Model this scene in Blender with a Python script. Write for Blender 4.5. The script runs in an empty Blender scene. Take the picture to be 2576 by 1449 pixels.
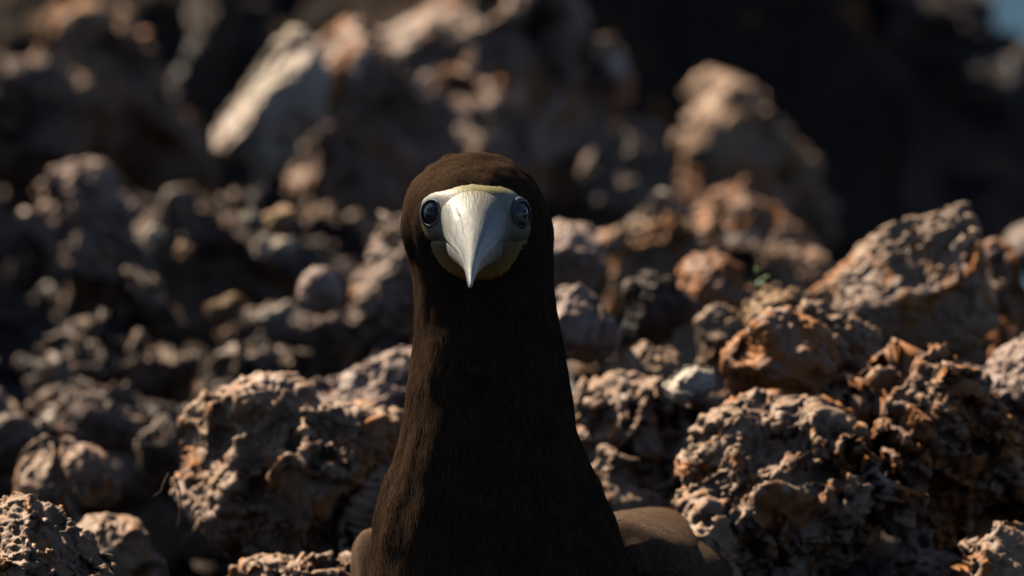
import bpy, bmesh, math, random
import numpy as np
from mathutils import Vector, Matrix

# ------------------------------------------------------------------ camera
scene = bpy.context.scene
col = scene.collection
PITCH = math.radians(5.0)
LENS, SENSOR = 300.0, 36.0
BIRD_D = 3.25                                   # metres from lens to the bird's head axis
CAM = np.array([0.0, -3.25, 0.68])
RT = np.array([1.0, 0.0, 0.0])
FW = np.array([0.0, math.cos(PITCH), -math.sin(PITCH)])
UP = np.array([0.0, math.sin(PITCH), math.cos(PITCH)])
KPX = SENSOR / LENS / 2576.0                    # metres per pixel (2576 wide picture) per metre of distance
cam_d = bpy.data.cameras.new('camera')
cam_d.lens, cam_d.sensor_width = LENS, SENSOR
cam_d.clip_start, cam_d.clip_end = 0.05, 20000
cam_d.dof.use_dof = True
cam_d.dof.focus_distance = 3.212
cam_d.dof.aperture_fstop = 10.8
cam = bpy.data.objects.new('camera', cam_d)
col.objects.link(cam)
cam.location = CAM
cam.rotation_euler = (math.pi / 2 - PITCH, 0, 0)
scene.camera = cam

# ------------------------------------------------------------------ sky, sun, exposure
SUN_EL, SUN_BACK = math.radians(46), math.radians(44)       # left of the frame, a little behind the bird
SUN = np.array([-math.cos(SUN_EL) * math.cos(SUN_BACK), math.cos(SUN_EL) * math.sin(SUN_BACK), math.sin(SUN_EL)])
world = bpy.data.worlds.new('World')
scene.world = world
world.use_nodes = True
wn = world.node_tree
wn.nodes.clear()
sky = wn.nodes.new('ShaderNodeTexSky')
sky.sky_type = 'NISHITA'
sky.sun_disc = False
sky.sun_elevation = SUN_EL
sky.sun_rotation = math.atan2(SUN[0], SUN[1])
sky.air_density, sky.dust_density, sky.ozone_density = 0.45, 0.5, 0.4
bg = wn.nodes.new('ShaderNodeBackground')
bg.inputs['Strength'].default_value = 0.06
wo = wn.nodes.new('ShaderNodeOutputWorld')
wn.links.new(sky.outputs[0], bg.inputs[0])
wn.links.new(bg.outputs[0], wo.inputs[0])
sun_d = bpy.data.lights.new('sun', 'SUN')
sun_d.energy, sun_d.angle, sun_d.color = 5.0, math.radians(0.53), (1.0, 0.87, 0.71)
sun = bpy.data.objects.new('sun', sun_d)
col.objects.link(sun)
sun.rotation_euler = Vector(SUN).to_track_quat('Z', 'Y').to_euler()
vs = scene.view_settings
vs.view_transform, vs.look, vs.exposure, vs.gamma = 'Standard', 'None', 0.65, 1.0
vs.use_curve_mapping = False
scene.cycles.diffuse_bounces = 0
scene.cycles.max_bounces = 4

# ------------------------------------------------------------------ helpers
def W(u, v, d):
    """picture point (2576 x 1449 grid) at distance d along the optical axis -> world"""
    return CAM + d * (FW + RT * (u - 1288) * KPX + UP * (724.5 - v) * KPX)

def prop(o, label=None, cat=None, group=None, kind=None):
    if label: o['label'] = label
    if cat: o['category'] = cat
    if group: o['group'] = group
    if kind: o['kind'] = kind
    return o

def mesh_obj(name, verts, faces, mat, parent=None, smooth=True):
    me = bpy.data.meshes.new(name)
    verts = np.asarray(verts, dtype=np.float64)
    if isinstance(faces, np.ndarray):
        n, k = faces.shape
        me.vertices.add(len(verts)); me.vertices.foreach_set('co', verts.ravel())
        me.loops.add(n * k); me.loops.foreach_set('vertex_index', faces.ravel().astype(np.int32))
        me.polygons.add(n)
        me.polygons.foreach_set('loop_start', np.arange(0, n * k, k, dtype=np.int32))
        me.polygons.foreach_set('loop_total', np.full(n, k, dtype=np.int32))
        me.update(calc_edges=True)
    else:
        me.from_pydata([tuple(v) for v in verts], [], faces)
    me.validate()
    if smooth:
        me.polygons.foreach_set('use_smooth', np.ones(len(me.polygons), dtype=bool))
    me.materials.append(mat)
    o = bpy.data.objects.new(name, me)
    col.objects.link(o)
    if parent is not None:
        o.parent = parent
        o.matrix_parent_inverse = Matrix.Translation(-Vector(parent.location)) if parent.type == 'EMPTY' else Matrix.Identity(4)
    return o

def empty(name, loc):
    o = bpy.data.objects.new(name, None)
    o.empty_display_size = 0.02
    o.location = loc
    col.objects.link(o)
    return o

# ---- tileable noise volumes, sampled trilinearly
RNG = np.random.default_rng(7)
def band_noise(n, wl):
    f = np.fft.rfftn(RNG.standard_normal((n, n, n)))
    k = np.sqrt(np.fft.fftfreq(n)[:, None, None] ** 2 + np.fft.fftfreq(n)[None, :, None] ** 2 + np.fft.rfftfreq(n)[None, None, :] ** 2)
    f *= np.exp(-((k - 1.0 / wl) / (0.45 / wl)) ** 2)
    a = np.fft.irfftn(f, (n, n, n))
    return (a / a.std()).astype(np.float32)
NV = 64
NOISE = [band_noise(NV, 9.0) for _ in range(3)]              # wavelength: 9 voxels
def worley(n, cells):
    pts = RNG.random((cells, cells, cells, 3))
    g = np.stack(np.meshgrid(*[np.arange(n) * cells / n] * 3, indexing='ij'), -1)
    ci = np.floor(g).astype(int)
    best = np.full((n, n, n), 9.0); nxt = best.copy()
    for dx in (-1, 0, 1):
        for dy in (-1, 0, 1):
            for dz in (-1, 0, 1):
                c = ci + (dx, dy, dz)
                p = c + pts[c[..., 0] % cells, c[..., 1] % cells, c[..., 2] % cells]
                d = ((g - p) ** 2).sum(-1)
                nxt = np.minimum(nxt, np.maximum(best, d)); best = np.minimum(best, d)
    return np.sqrt(best).astype(np.float32), (np.sqrt(nxt) - np.sqrt(best)).astype(np.float32)
def chips(n, cells):
    """flat broken chips: every cell is a tilted plane of its own"""
    pts = RNG.random((cells, cells, cells, 3)); lev = RNG.uniform(-0.6, 0.6, (cells,) * 3); tilt = RNG.normal(0, 0.75, (cells, cells, cells, 3))
    g = np.stack(np.meshgrid(*[np.arange(n) * cells / n] * 3, indexing='ij'), -1)
    ci = np.floor(g).astype(int)
    best = np.full((n, n, n), 9.0); val = np.zeros((n, n, n))
    for dx in (-1, 0, 1):
        for dy in (-1, 0, 1):
            for dz in (-1, 0, 1):
                c = ci + (dx, dy, dz)
                k = (c[..., 0] % cells, c[..., 1] % cells, c[..., 2] % cells)
                e = g - (c + pts[k])
                d = (e ** 2).sum(-1)
                nw = lev[k] + (e * tilt[k]).sum(-1)
                val = np.where(d < best, nw, val); best = np.minimum(best, d)
    return val.astype(np.float32)
CHIP = chips(84, 7)
WC = 7
WORL, CREST = worley(84, WC)                                        # 12 voxels to a cell
def sample(vol, p):
    n = vol.shape[0]
    i = np.floor(p).astype(np.int64)
    f = (p - i).astype(np.float32)
    i %= n
    j = (i + 1) % n
    x0, y0, z0 = i.T; x1, y1, z1 = j.T
    fx, fy, fz = f.T
    a = vol[x0, y0, z0] * (1 - fx) + vol[x1, y0, z0] * fx
    b = vol[x0, y1, z0] * (1 - fx) + vol[x1, y1, z0] * fx
    c = vol[x0, y0, z1] * (1 - fx) + vol[x1, y0, z1] * fx
    d = vol[x0, y1, z1] * (1 - fx) + vol[x1, y1, z1] * fx
    return (a * (1 - fy) + b * fy) * (1 - fz) + (c * (1 - fy) + d * fy) * fz
def noise(p, wl, ch=0, off=0.0):          # wl in metres
    return sample(NOISE[ch], p * (9.0 / wl) + off)
def cells(p, size, off=0.0):              # 0 at pit centres, about 1 on the crests between
    return sample(WORL, p * (12.0 / size) + off)
def hollow(p, size, off=0.0):            # 0 on sharp crests, up to about 1 in the hollows between them
    return np.clip(sample(CREST, p * (12.0 / size) + off), 0, 1)
def chip(p, size, off=0.0):
    return sample(CHIP, p * (12.0 / size) + off)
def vnormals(v, f):
    n = np.cross(v[f[:, 1]] - v[f[:, 0]], v[f[:, 2]] - v[f[:, 0]])
    out = np.zeros_like(v)
    for k in range(3):
        for a in range(3):
            out[:, a] += np.bincount(f[:, k], n[:, a], len(v))
    return out / np.maximum(np.linalg.norm(out, axis=1, keepdims=True), 1e-12)

_ico = {}
def ico(level):
    if level not in _ico:
        bm = bmesh.new()
        bmesh.ops.create_icosphere(bm, subdivisions=level, radius=1)
        v = np.array([x.co[:] for x in bm.verts])
        f = np.array([[x.index for x in fa.verts] for fa in bm.faces])
        bm.free()
        v /= np.linalg.norm(v, axis=1, keepdims=True)
        _ico[level] = (v, f)
    return _ico[level]

# ------------------------------------------------------------------ materials
def ramp(nt, fac, stops):
    r = nt.nodes.new('ShaderNodeValToRGB')
    e = r.color_ramp.elements
    while len(e) < len(stops): e.new(0.5)
    for el, (p, c) in zip(e, stops):
        el.position = p
        el.color = (c, c, c, 1) if isinstance(c, (int, float)) else (*c, 1)
    nt.links.new(fac, r.inputs[0])
    return r.outputs[0]
def tex_noise(nt, vec, scale, detail=4, rough=0.6, dist=0.0):
    n = nt.nodes.new('ShaderNodeTexNoise')
    n.inputs['Scale'].default_value = scale
    n.inputs['Detail'].default_value = detail
    n.inputs['Roughness'].default_value = rough
    n.inputs['Distortion'].default_value = dist
    nt.links.new(vec, n.inputs['Vector'])
    return n.outputs['Fac']
def mixc(nt, fac, a, b, mode='MIX'):
    m = nt.nodes.new('ShaderNodeMix')
    m.data_type, m.blend_type = 'RGBA', mode
    for s, x in ((0, fac), (6, a), (7, b)):
        if hasattr(x, 'is_output'): nt.links.new(x, m.inputs[s])
        elif s == 0: m.inputs[0].default_value = x
        else: m.inputs[s].default_value = (*x, 1)
    return m.outputs[2]
def new_mat(name):
    m = bpy.data.materials.new(name)
    m.use_nodes = True
    return m, m.node_tree, m.node_tree.nodes['Principled BSDF']
def bump(nt, b, h, strength, dist):
    n = nt.nodes.new('ShaderNodeBump')
    n.inputs['Strength'].default_value = strength
    n.inputs['Distance'].default_value = dist
    nt.links.new(h, n.inputs['Height'])
    nt.links.new(n.outputs[0], b.inputs['Normal'])

def rock_material(name, main, second, rust=0.15, dark=0.35, pale=0.2, rustcol=(0.50, 0.185, 0.045)):
    """weathered limestone: two body tones, iron stain, blue-black algal film and pale bare spots"""
    main, second = [tuple(min(0.8, 1.45 * x) for x in k) for k in (main, second)]
    m, nt, b = new_mat(name)
    g = nt.nodes.new('ShaderNodeTexCoord').outputs['Object']
    c = mixc(nt, ramp(nt, tex_noise(nt, g, 18, 6, 0.65, 0.4), [(0.40, 0.0), (0.58, 1.0)]), main, second)
    fine = ramp(nt, tex_noise(nt, g, 160, 6, 0.75), [(0.28, 0.5), (0.72, 1.35)])
    c = mixc(nt, 1.0, c, fine, 'MULTIPLY')
    if pale:
        c = mixc(nt, ramp(nt, tex_noise(nt, g, 36, 6, 0.65, 0.8), [(0.66 - 0.22 * pale, 0.0), (0.72 - 0.22 * pale, 0.9)]), c, (0.78, 0.66, 0.56))
    if rust:
        c = mixc(nt, ramp(nt, tex_noise(nt, g, 32, 6, 0.65, 1.2), [(0.68 - 0.26 * rust, 0.0), (0.75 - 0.26 * rust, 0.9)]), c, rustcol)
    if dark:
        c = mixc(nt, ramp(nt, tex_noise(nt, g, 27, 7, 0.7, 0.9), [(0.66 - 0.3 * dark, 0.0), (0.74 - 0.3 * dark, 0.9)]), c, (0.030, 0.034, 0.038))
    nt.links.new(c, b.inputs['Base Color'])
    nt.links.new(ramp(nt, tex_noise(nt, g, 60, 4, 0.6), [(0.35, 0.42), (0.65, 0.85)]), b.inputs['Roughness'])
    b.inputs['Specular IOR Level'].default_value = 0.3
    bump(nt, b, tex_noise(nt, g, 300, 5, 0.7), 0.5, 0.0014)
    return m
ROCK = {
    'tan':   rock_material('limestone_tan', (0.36, 0.225, 0.132), (0.29, 0.195, 0.135), 0.64, 0.22, 0.32),
    'pink':  rock_material('limestone_pinkish', (0.38, 0.265, 0.205), (0.30, 0.205, 0.15), 0.42, 0.15, 0.3),
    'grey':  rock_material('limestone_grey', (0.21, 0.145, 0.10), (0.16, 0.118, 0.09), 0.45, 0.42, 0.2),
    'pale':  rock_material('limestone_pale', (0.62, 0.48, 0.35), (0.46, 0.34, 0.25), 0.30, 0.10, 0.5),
    'rusty': rock_material('limestone_rusty', (0.34, 0.19, 0.11), (0.26, 0.18, 0.14), 0.92, 0.25, 0.4),
    'dark':  rock_material('limestone_dark', (0.11, 0.078, 0.056), (0.06, 0.048, 0.040), 0.35, 0.5, 0.0),  # its darkness stands in for shade on the wall, gap rocks and rubble
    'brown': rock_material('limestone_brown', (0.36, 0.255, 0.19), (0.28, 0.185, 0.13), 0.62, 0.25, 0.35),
    'shade_soil':  rock_material('shade_dark_ground', (0.050, 0.036, 0.026), (0.034, 0.028, 0.023), 0.25, 0.3, 0.0),  # ground tone darkened to stand in for shade in the gaps
    'ochre': rock_material('limestone_ochre', (0.36, 0.20, 0.07), (0.30, 0.20, 0.12), 0.6, 0.15, 0.2, (0.46, 0.20, 0.04)),
}

ROCK['shade_soil'].node_tree.nodes['Principled BSDF'].inputs['Specular IOR Level'].default_value = 0.0

# ------------------------------------------------------------------ setting: ground and sea
def ground_height(x, y):
    def ss(a, b, t):
        t = np.clip((t - a) / (b - a), 0, 1)
        return t * t * (3 - 2 * t)
    z = 0.165 * ss(0.06, 0.22, y) + 0.07 * ss(0.3, 0.8, y) + 0.06 * ss(0.8, 1.3, y)
    z = z - 0.13 * ss(0.06, 0.16, x) * ss(0.5, 0.8, y) * (1 - ss(1.5, 1.8, y))
    ridge = ss(1.5, 2.1, y) * (1 - ss(2.6, 4.5, y))
    z = z + ridge * (0.26 * (1 - ss(0.17, 0.30, x - 0.02 * (y - 2))) + 0.02)
    z = z - 0.30 * ss(0.20, 0.29, x) * ss(1.55, 2.0, y)
    z = z - 5.5 * ss(3.0, 9.0, y) - 5.5 * ss(4.0, 9.0, np.abs(x)) - 2.2 * ss(0.10, 0.8, -y) + 6.0 * ss(4.6, 9.5, -y)  # added unseen: drop before the bird cuts bounce, bank behind lens blocks sky
    return z
def axis(a, b, fine0, fine1, step, coarse):
    parts = [np.arange(a, fine0, coarse), np.arange(fine0, fine1, step), np.arange(fine1, b + 1e-6, coarse)]
    return np.concatenate(parts)
gx = axis(-9, 9, -0.62, 0.62, 0.006, 0.2)
gy = axis(-13, 9, 0.0, 2.5, 0.009, 0.2)
X, Y = np.meshgrid(gx, gy)
P = np.stack([X.ravel(), Y.ravel(), ground_height(X, Y).ravel()], 1)
fade = np.clip((P[:, 1] + 0.05) / 0.25, 0.12, 1)
q = P + 0.02 * np.stack([noise(P, 0.16, k) for k in range(3)], 1)
P[:, 2] += fade * (0.030 * noise(q, 0.30, 0) + 0.014 * noise(q, 0.11, 1) + 0.020 * chip(q, 0.09) + 0.012 * chip(q, 0.035) + 0.012 * (cells(q, 0.022) - 0.5) + 0.005 * chip(q, 0.014))
nxg, nyg = len(gx), len(gy)
I = np.arange(nxg * nyg).reshape(nyg, nxg)
F = np.stack([I[:-1, :-1], I[:-1, 1:], I[1:, 1:], I[1:, :-1]], -1).reshape(-1, 4)
prop(mesh_obj('ground', P, F, ROCK['shade_soil']), 'broken limestone ground under the boulders, darkened to stand for gap shade', kind='structure')

m, nt, b = new_mat('sea_water')
b.inputs['Base Color'].default_value = (0.012, 0.045, 0.060, 1)
b.inputs['Roughness'].default_value = 0.3
b.inputs['IOR'].default_value = 1.33
b.inputs['Specular IOR Level'].default_value = 0.07
g = nt.nodes.new('ShaderNodeTexCoord').outputs['Object']
bump(nt, b, tex_noise(nt, g, 0.8, 6, 0.6), 0.12, 0.15)
S = 6000
prop(mesh_obj('sea', [(-S, -40, -4.2), (S, -40, -4.2), (S, S, -4.2), (-S, S, -4.2)], [(0, 1, 2, 3)], m), 'dark teal sea far behind the rocks', kind='structure')

# ------------------------------------------------------------------ boulders
def rock(name, label, mat, d, poly, seed, level=5, depth=0.85, rough=1.0, pit=0.030, cut=9, planes=(), dents=(), centre=None, cat='rock', group=None, box=0.62, karst=0.62):
    """one rock: an outline with its own distance and thickness, cut by flat faces, then eaten into pits and crests"""
    d = float(np.interp(d, [3.25, 3.5, 3.9, 5.2], [3.25, 3.43, 3.86, 5.25]))
    rs = np.random.default_rng(seed)
    poly = np.array(poly, float)
    if centre is None:
        x, y = poly[:, 0], poly[:, 1]
        x2, y2 = np.roll(x, -1), np.roll(y, -1)
        a = x * y2 - x2 * y
        centre = (((x + x2) * a).sum() / (3 * a.sum()), ((y + y2) * a).sum() / (3 * a.sum()))
    c0 = np.array(centre)
    k = KPX * d
    pl = (poly - c0) * k * (1, -1)
    ang = np.linspace(-math.pi, math.pi, 361)[:-1]
    dirs = np.stack([np.cos(ang), np.sin(ang)], 1)
    rad = np.zeros(360)
    for i in range(len(pl)):
        a, bb = pl[i], pl[(i + 1) % len(pl)]
        e = bb - a
        den = dirs[:, 0] * e[1] - dirs[:, 1] * e[0]
        den = np.where(np.abs(den) < 1e-12, 1e-12, den)
        t = (a[0] * e[1] - a[1] * e[0]) / den
        s = (a[0] * dirs[:, 1] - a[1] * dirs[:, 0]) / den
        hit = (t > 0) & (s >= -1e-6) & (s <= 1 + 1e-6)
        rad = np.where(hit, np.maximum(rad, t), rad)
    rad = (rad + np.roll(rad, 2) + np.roll(rad, -2) + np.roll(rad, 4) + np.roll(rad, -4)) / 5
    L = rad.mean()
    D = L * depth
    v, f = ico(level)
    th = np.arctan2(v[:, 2], v[:, 0])
    fi = (th + math.pi) / (2 * math.pi) * 360
    i0 = np.floor(fi).astype(int) % 360
    r = rad[i0] * (1 - (fi % 1)) + rad[(i0 + 1) % 360] * (fi % 1)
    s = np.sqrt(v[:, 0] ** 2 + v[:, 2] ** 2)
    sp = s ** box
    p = np.stack([r * np.cos(th) * sp, D * np.sign(v[:, 1]) * np.abs(v[:, 1]) ** 0.75, r * np.sin(th) * sp], 1)
    # flat broken faces
    cuts = [(np.array(n, float), fr) for n, fr in planes]
    for _ in range(cut):
        n = np.array([rs.normal(0, 0.7), -abs(rs.normal(0.6, 0.3)), rs.normal(0.1, 0.6)])
        cuts.append((n, rs.uniform(0.66, 0.9)))
    for n, fr in cuts:
        n = n / np.linalg.norm(n)
        h = p @ n
        lim = h.max() * fr
        p = p - np.outer(np.maximum(h - lim, 0) * 0.98, n)
    off = rs.uniform(0, 60, 3)
    a = L * rough
    p = p + 0.055 * a * np.stack([noise(p, 1.4 * L, ch, off) for ch in range(3)], 1)
    q = p + 0.06 * L * np.stack([noise(p, 0.5 * L, ch, off + 3) for ch in range(3)], 1)
    p = p + vnormals(p, f) * (a * (0.14 * chip(q, 0.8 * L, off) + 0.045 * chip(q, 0.32 * L, off + 9)))[:, None]
    for (du, dv, dr, dd) in dents:
        x, z = (du - c0[0]) * k, -(dv - c0[1]) * k
        R_ = dr * k
        dist = np.sqrt((p[:, 0] - x) ** 2 + (p[:, 2] - z) ** 2) / R_
        dist = dist + 0.18 * noise(p, 0.05, 0, off)
        wgt = np.clip(1.25 - dist, 0, 1)
        wgt = wgt * wgt * (3 - 2 * wgt) * (p[:, 1] < 0.1 * D)
        p[:, 1] += wgt * dd * R_
    amp = min(1.0, L / 0.035) * rough
    ax = rs.normal(0, 1, 3) + (0.8, 0, 0.5); ax /= np.linalg.norm(ax)
    q = p + 0.014 * np.stack([noise(p, 0.06, ch, off) for ch in range(3)], 1)
    q = q - 0.5 * np.outer(q @ ax, ax)
    mask = np.clip(0.55 + 0.6 * noise(p, 0.085, 2, off), 0.08, 1.2) * karst
    bed = np.array([rs.normal(0.25, 0.3), rs.normal(0, 0.3), 1.0]); bed /= np.linalg.norm(bed)
    lay = (p @ bed) / 0.030 + 0.7 * noise(p, 0.07, 1, off + 2)
    h = 0.0060 * (lay % 1.0 - 0.5) * np.clip(0.5 + noise(p, 0.11, 0, off + 4), 0, 1.2)
    h = h - mask * pit * (0.90 * hollow(q, pit * 3.0, off) + 0.08 * hollow(q, pit * 1.0, off + 5)) + 0.0035 * chip(p, 0.045, off)
    p = p + vnormals(p, f) * (amp * h)[:, None]
    n = vnormals(p, f)
    q = p + 0.0015 * np.stack([noise(p, 0.012, ch, off) for ch in range(3)], 1)
    p = p + n * (amp * (0.0007 * chip(q, 0.011, off) - 0.0009 * mask * hollow(q, 0.012, off + 8) + 0.0007 * noise(q, 0.005, 0, off)))[:, None]
    c = W(c0[0], c0[1], d)
    vw = np.outer(p[:, 0], RT) + np.outer(p[:, 1], FW) + np.outer(p[:, 2], UP)
    o = mesh_obj(name, vw, f, ROCK[mat])
    o.location = c
    SEATS.append((c[0], c[1], c[2] + vw[:, 2].min(), 0.5 * (np.ptp(vw[:, 0]) + np.ptp(vw[:, 1])) / 2))
    prop(o, label, cat, group)
    return o

SEATS = []
G_B, G_S = 'weathered limestone boulders on the slope', 'small stones between the boulders'
B, ST = 'boulder', 'stone'
# -- far, high in the frame
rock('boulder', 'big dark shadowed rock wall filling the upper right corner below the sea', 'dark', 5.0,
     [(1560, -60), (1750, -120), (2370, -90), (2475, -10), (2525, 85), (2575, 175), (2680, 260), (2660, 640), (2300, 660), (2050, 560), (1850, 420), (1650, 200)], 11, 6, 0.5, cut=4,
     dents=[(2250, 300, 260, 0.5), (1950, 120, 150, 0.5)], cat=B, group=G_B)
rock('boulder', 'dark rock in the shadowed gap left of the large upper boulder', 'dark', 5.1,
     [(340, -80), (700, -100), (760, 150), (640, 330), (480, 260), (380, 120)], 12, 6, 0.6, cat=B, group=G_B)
rock('boulder', 'brown humped boulder with a warm lit top, upper left', 'tan', 4.6,
     [(60, 130), (110, 60), (200, 10), (300, 15), (370, 70), (430, 150), (470, 240), (515, 330), (525, 480), (400, 560), (250, 520), (150, 380), (60, 260)], 13, 6, 0.8, cat=B, group=G_B)
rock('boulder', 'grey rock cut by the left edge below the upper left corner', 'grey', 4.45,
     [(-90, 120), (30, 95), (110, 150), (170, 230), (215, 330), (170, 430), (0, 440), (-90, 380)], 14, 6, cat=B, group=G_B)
rock('boulder', 'largest upper boulder, knobbly brown and grey, straight above the bird', 'brown', 4.45,
     [(640, 320), (660, 180), (700, 80), (760, 30), (830, -70), (1100, -100), (1380, -70), (1450, 20), (1500, 120), (1575, 165), (1595, 240), (1545, 290), (1490, 335), (1500, 430), (1480, 580), (1380, 640), (1050, 660), (860, 640), (760, 520), (690, 420)], 15, 7, 0.62,
     pit=0.045, planes=[((-0.35, -0.5, 0.8), 0.5)], cat=B, group=G_B)
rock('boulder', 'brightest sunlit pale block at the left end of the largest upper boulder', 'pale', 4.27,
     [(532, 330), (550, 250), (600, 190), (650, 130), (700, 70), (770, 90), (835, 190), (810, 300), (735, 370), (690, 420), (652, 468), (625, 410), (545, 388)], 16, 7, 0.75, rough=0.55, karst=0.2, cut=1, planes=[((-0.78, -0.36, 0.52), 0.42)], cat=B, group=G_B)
rock('boulder', 'pinkish hump with an orange stained side, left of centre height at left', 'pink', 4.15,
     [(90, 480), (150, 405), (220, 398), (280, 450), (325, 540), (380, 610), (410, 710), (380, 800), (250, 810), (150, 720), (85, 610)], 17, 6, cat=B, group=G_B)
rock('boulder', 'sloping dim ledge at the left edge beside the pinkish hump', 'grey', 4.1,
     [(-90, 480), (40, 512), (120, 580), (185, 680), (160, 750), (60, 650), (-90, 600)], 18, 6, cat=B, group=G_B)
rock('boulder', 'tall greyish pinnacle in the upper right against the dark wall', 'tan', 4.5,
     [(1655, 430), (1700, 340), (1722, 200), (1762, 145), (1822, 160), (1880, 230), (1965, 275), (2040, 345), (2085, 440), (2110, 580), (1960, 680), (1800, 640), (1690, 560)], 19, 6, 0.7, cat=B, group=G_B)
rock('boulder', 'brown rock with an orange streak at the foot of the tall pinnacle', 'rusty', 4.2,
     [(1755, 570), (1800, 475), (1880, 445), (1920, 495), (1990, 550), (2070, 640), (2050, 740), (1900, 730), (1800, 680)], 20, 6, cat=B, group=G_B)
rock('stone', 'bluish grey stone at the foot of the pinnacle, nearest the head', 'grey', 4.05,
     [(1535, 610), (1580, 540), (1660, 490), (1740, 515), (1770, 600), (1730, 680), (1620, 700)], 21, 6, cat=ST, group=G_S)
rock('boulder', 'dim rock in the dark gap between the largest upper boulder and the pinnacle', 'grey', 4.4,
     [(1470, 580), (1490, 380), (1570, 300), (1670, 330), (1730, 470), (1720, 640), (1560, 690)], 71, 6, cat=B, group=G_B)
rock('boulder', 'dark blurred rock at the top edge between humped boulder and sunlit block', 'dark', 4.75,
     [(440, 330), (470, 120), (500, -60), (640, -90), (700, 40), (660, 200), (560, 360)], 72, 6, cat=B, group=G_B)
rock('stone', 'smooth grey stone curving in at the right edge behind the big right boulder', 'grey', 4.2,
     [(2505, 625), (2540, 570), (2640, 525), (2700, 600), (2640, 700), (2540, 690)], 22, 6, rough=0.35, cat=ST, group=G_S)
rock('outcrop', 'dark fused pitted outcrop behind the stones left of the bird', 'grey', 4.28,
     [(-120, 640), (60, 560), (300, 600), (520, 500), (760, 470), (980, 470), (1100, 560), (1120, 900), (900, 1010), (400, 1040), (-120, 1050)], 81, 7, 0.45, pit=0.034, cat='outcrop')
rock('outcrop', 'brown fused pitted outcrop behind the stones right of the neck', 'tan', 4.02,
     [(1380, 640), (1540, 600), (1700, 560), (1880, 600), (2050, 690), (2200, 720), (2420, 660), (2640, 700), (2680, 1000), (2300, 1060), (1700, 1080), (1380, 1000)], 82, 7, 0.4, pit=0.034, cat='outcrop')
rock('outcrop', 'low dark fused ledge in the gap left of the cratered boulder', 'grey', 3.86,
     [(-120, 1010), (120, 960), (420, 990), (700, 1010), (820, 1080), (760, 1340), (420, 1440), (150, 1420), (-120, 1340)], 83, 7, 0.3, pit=0.030, cat='outcrop')
rock('outcrop', 'shaded fused rock joining the crags along the bottom right', 'tan', 3.66,
     [(1440, 1000), (1700, 960), (2000, 930), (2300, 960), (2640, 1000), (2700, 1500), (2300, 1560), (1700, 1560), (1460, 1400)], 84, 7, 0.25, pit=0.028, cat='outcrop')
# -- middle distance
rock('boulder', 'pinkish sunlit rock showing left of the head and bill', 'pink', 3.9,
     [(880, 720), (915, 640), (955, 560), (1010, 512), (1100, 510), (1160, 700), (1100, 850), (960, 840), (890, 790)], 23, 6, planes=[((-0.7, -0.6, 0.35), 0.6)], cat=B, group=G_B)
rock('boulder', 'rounded smooth tan knob showing right of the head at eye height', 'pink', 3.75,
     [(1330, 640), (1355, 570), (1430, 545), (1490, 558), (1522, 610), (1518, 680), (1480, 740), (1390, 750)], 24, 6, rough=0.4, karst=0.3, cat=B, group=G_B)
rock('boulder', 'smooth lilac grey slab touching the right side of the neck', 'pink', 3.62,
     [(1360, 760), (1410, 708), (1480, 725), (1540, 775), (1568, 830), (1545, 885), (1480, 925), (1390, 910)], 25, 6, rough=0.6, karst=0.3, planes=[((-0.15, -0.7, 0.7), 0.5)], cat=B, group=G_B)
rock('stone', 'small rounded stone with a pale lit cap left of the bird', 'pink', 3.8,
     [(742, 770), (755, 700), (790, 670), (840, 674), (864, 710), (855, 775), (800, 800)], 26, 6, rough=0.35, karst=0.3, cat=ST, group=G_S)
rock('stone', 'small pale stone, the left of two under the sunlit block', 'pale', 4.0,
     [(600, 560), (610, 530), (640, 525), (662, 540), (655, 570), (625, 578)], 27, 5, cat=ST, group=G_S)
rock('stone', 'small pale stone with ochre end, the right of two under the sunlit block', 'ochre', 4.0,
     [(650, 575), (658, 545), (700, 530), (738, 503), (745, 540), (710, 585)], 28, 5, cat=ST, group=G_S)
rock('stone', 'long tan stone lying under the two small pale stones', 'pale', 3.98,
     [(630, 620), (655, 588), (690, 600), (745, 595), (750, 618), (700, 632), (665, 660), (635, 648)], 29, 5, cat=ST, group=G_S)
rock('stone', 'small tan pebble right beside the pinkish hump', 'pale', 4.0,
     [(365, 590), (380, 565), (405, 575), (412, 600), (390, 622), (370, 612)], 30, 5, cat=ST, group=G_S)
rock('stone', 'small tan pebble midway between pinkish hump and long tan stone', 'ochre', 4.0,
     [(438, 625), (455, 605), (480, 620), (485, 650), (460, 665), (440, 650)], 31, 5, cat=ST, group=G_S)
rock('stone', 'small orange ochre stone left of the rounded pale-capped stone', 'ochre', 3.9,
     [(505, 778), (540, 752), (600, 738), (630, 765), (605, 802), (540, 806)], 32, 6, cat=ST, group=G_S)
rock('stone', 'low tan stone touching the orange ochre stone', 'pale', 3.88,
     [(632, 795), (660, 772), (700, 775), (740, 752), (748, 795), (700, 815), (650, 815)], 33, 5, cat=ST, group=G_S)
rock('stone', 'narrow grey ridge of stone slanting down left of the ochre stone', 'grey', 4.0,
     [(320, 650), (380, 690), (440, 765), (495, 830), (470, 870), (380, 800), (325, 730)], 34, 6, cat=ST, group=G_S)
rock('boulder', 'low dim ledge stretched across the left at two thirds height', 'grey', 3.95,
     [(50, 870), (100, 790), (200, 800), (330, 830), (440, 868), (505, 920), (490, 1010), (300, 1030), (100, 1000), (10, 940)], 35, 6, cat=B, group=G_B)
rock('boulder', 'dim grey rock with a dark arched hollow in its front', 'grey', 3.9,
     [(495, 970), (530, 880), (600, 848), (700, 860), (785, 890), (800, 990), (750, 1060), (600, 1080), (505, 1040)], 36, 6, dents=[(640, 955, 50, 1.2)], cat=B, group=G_B)
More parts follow.
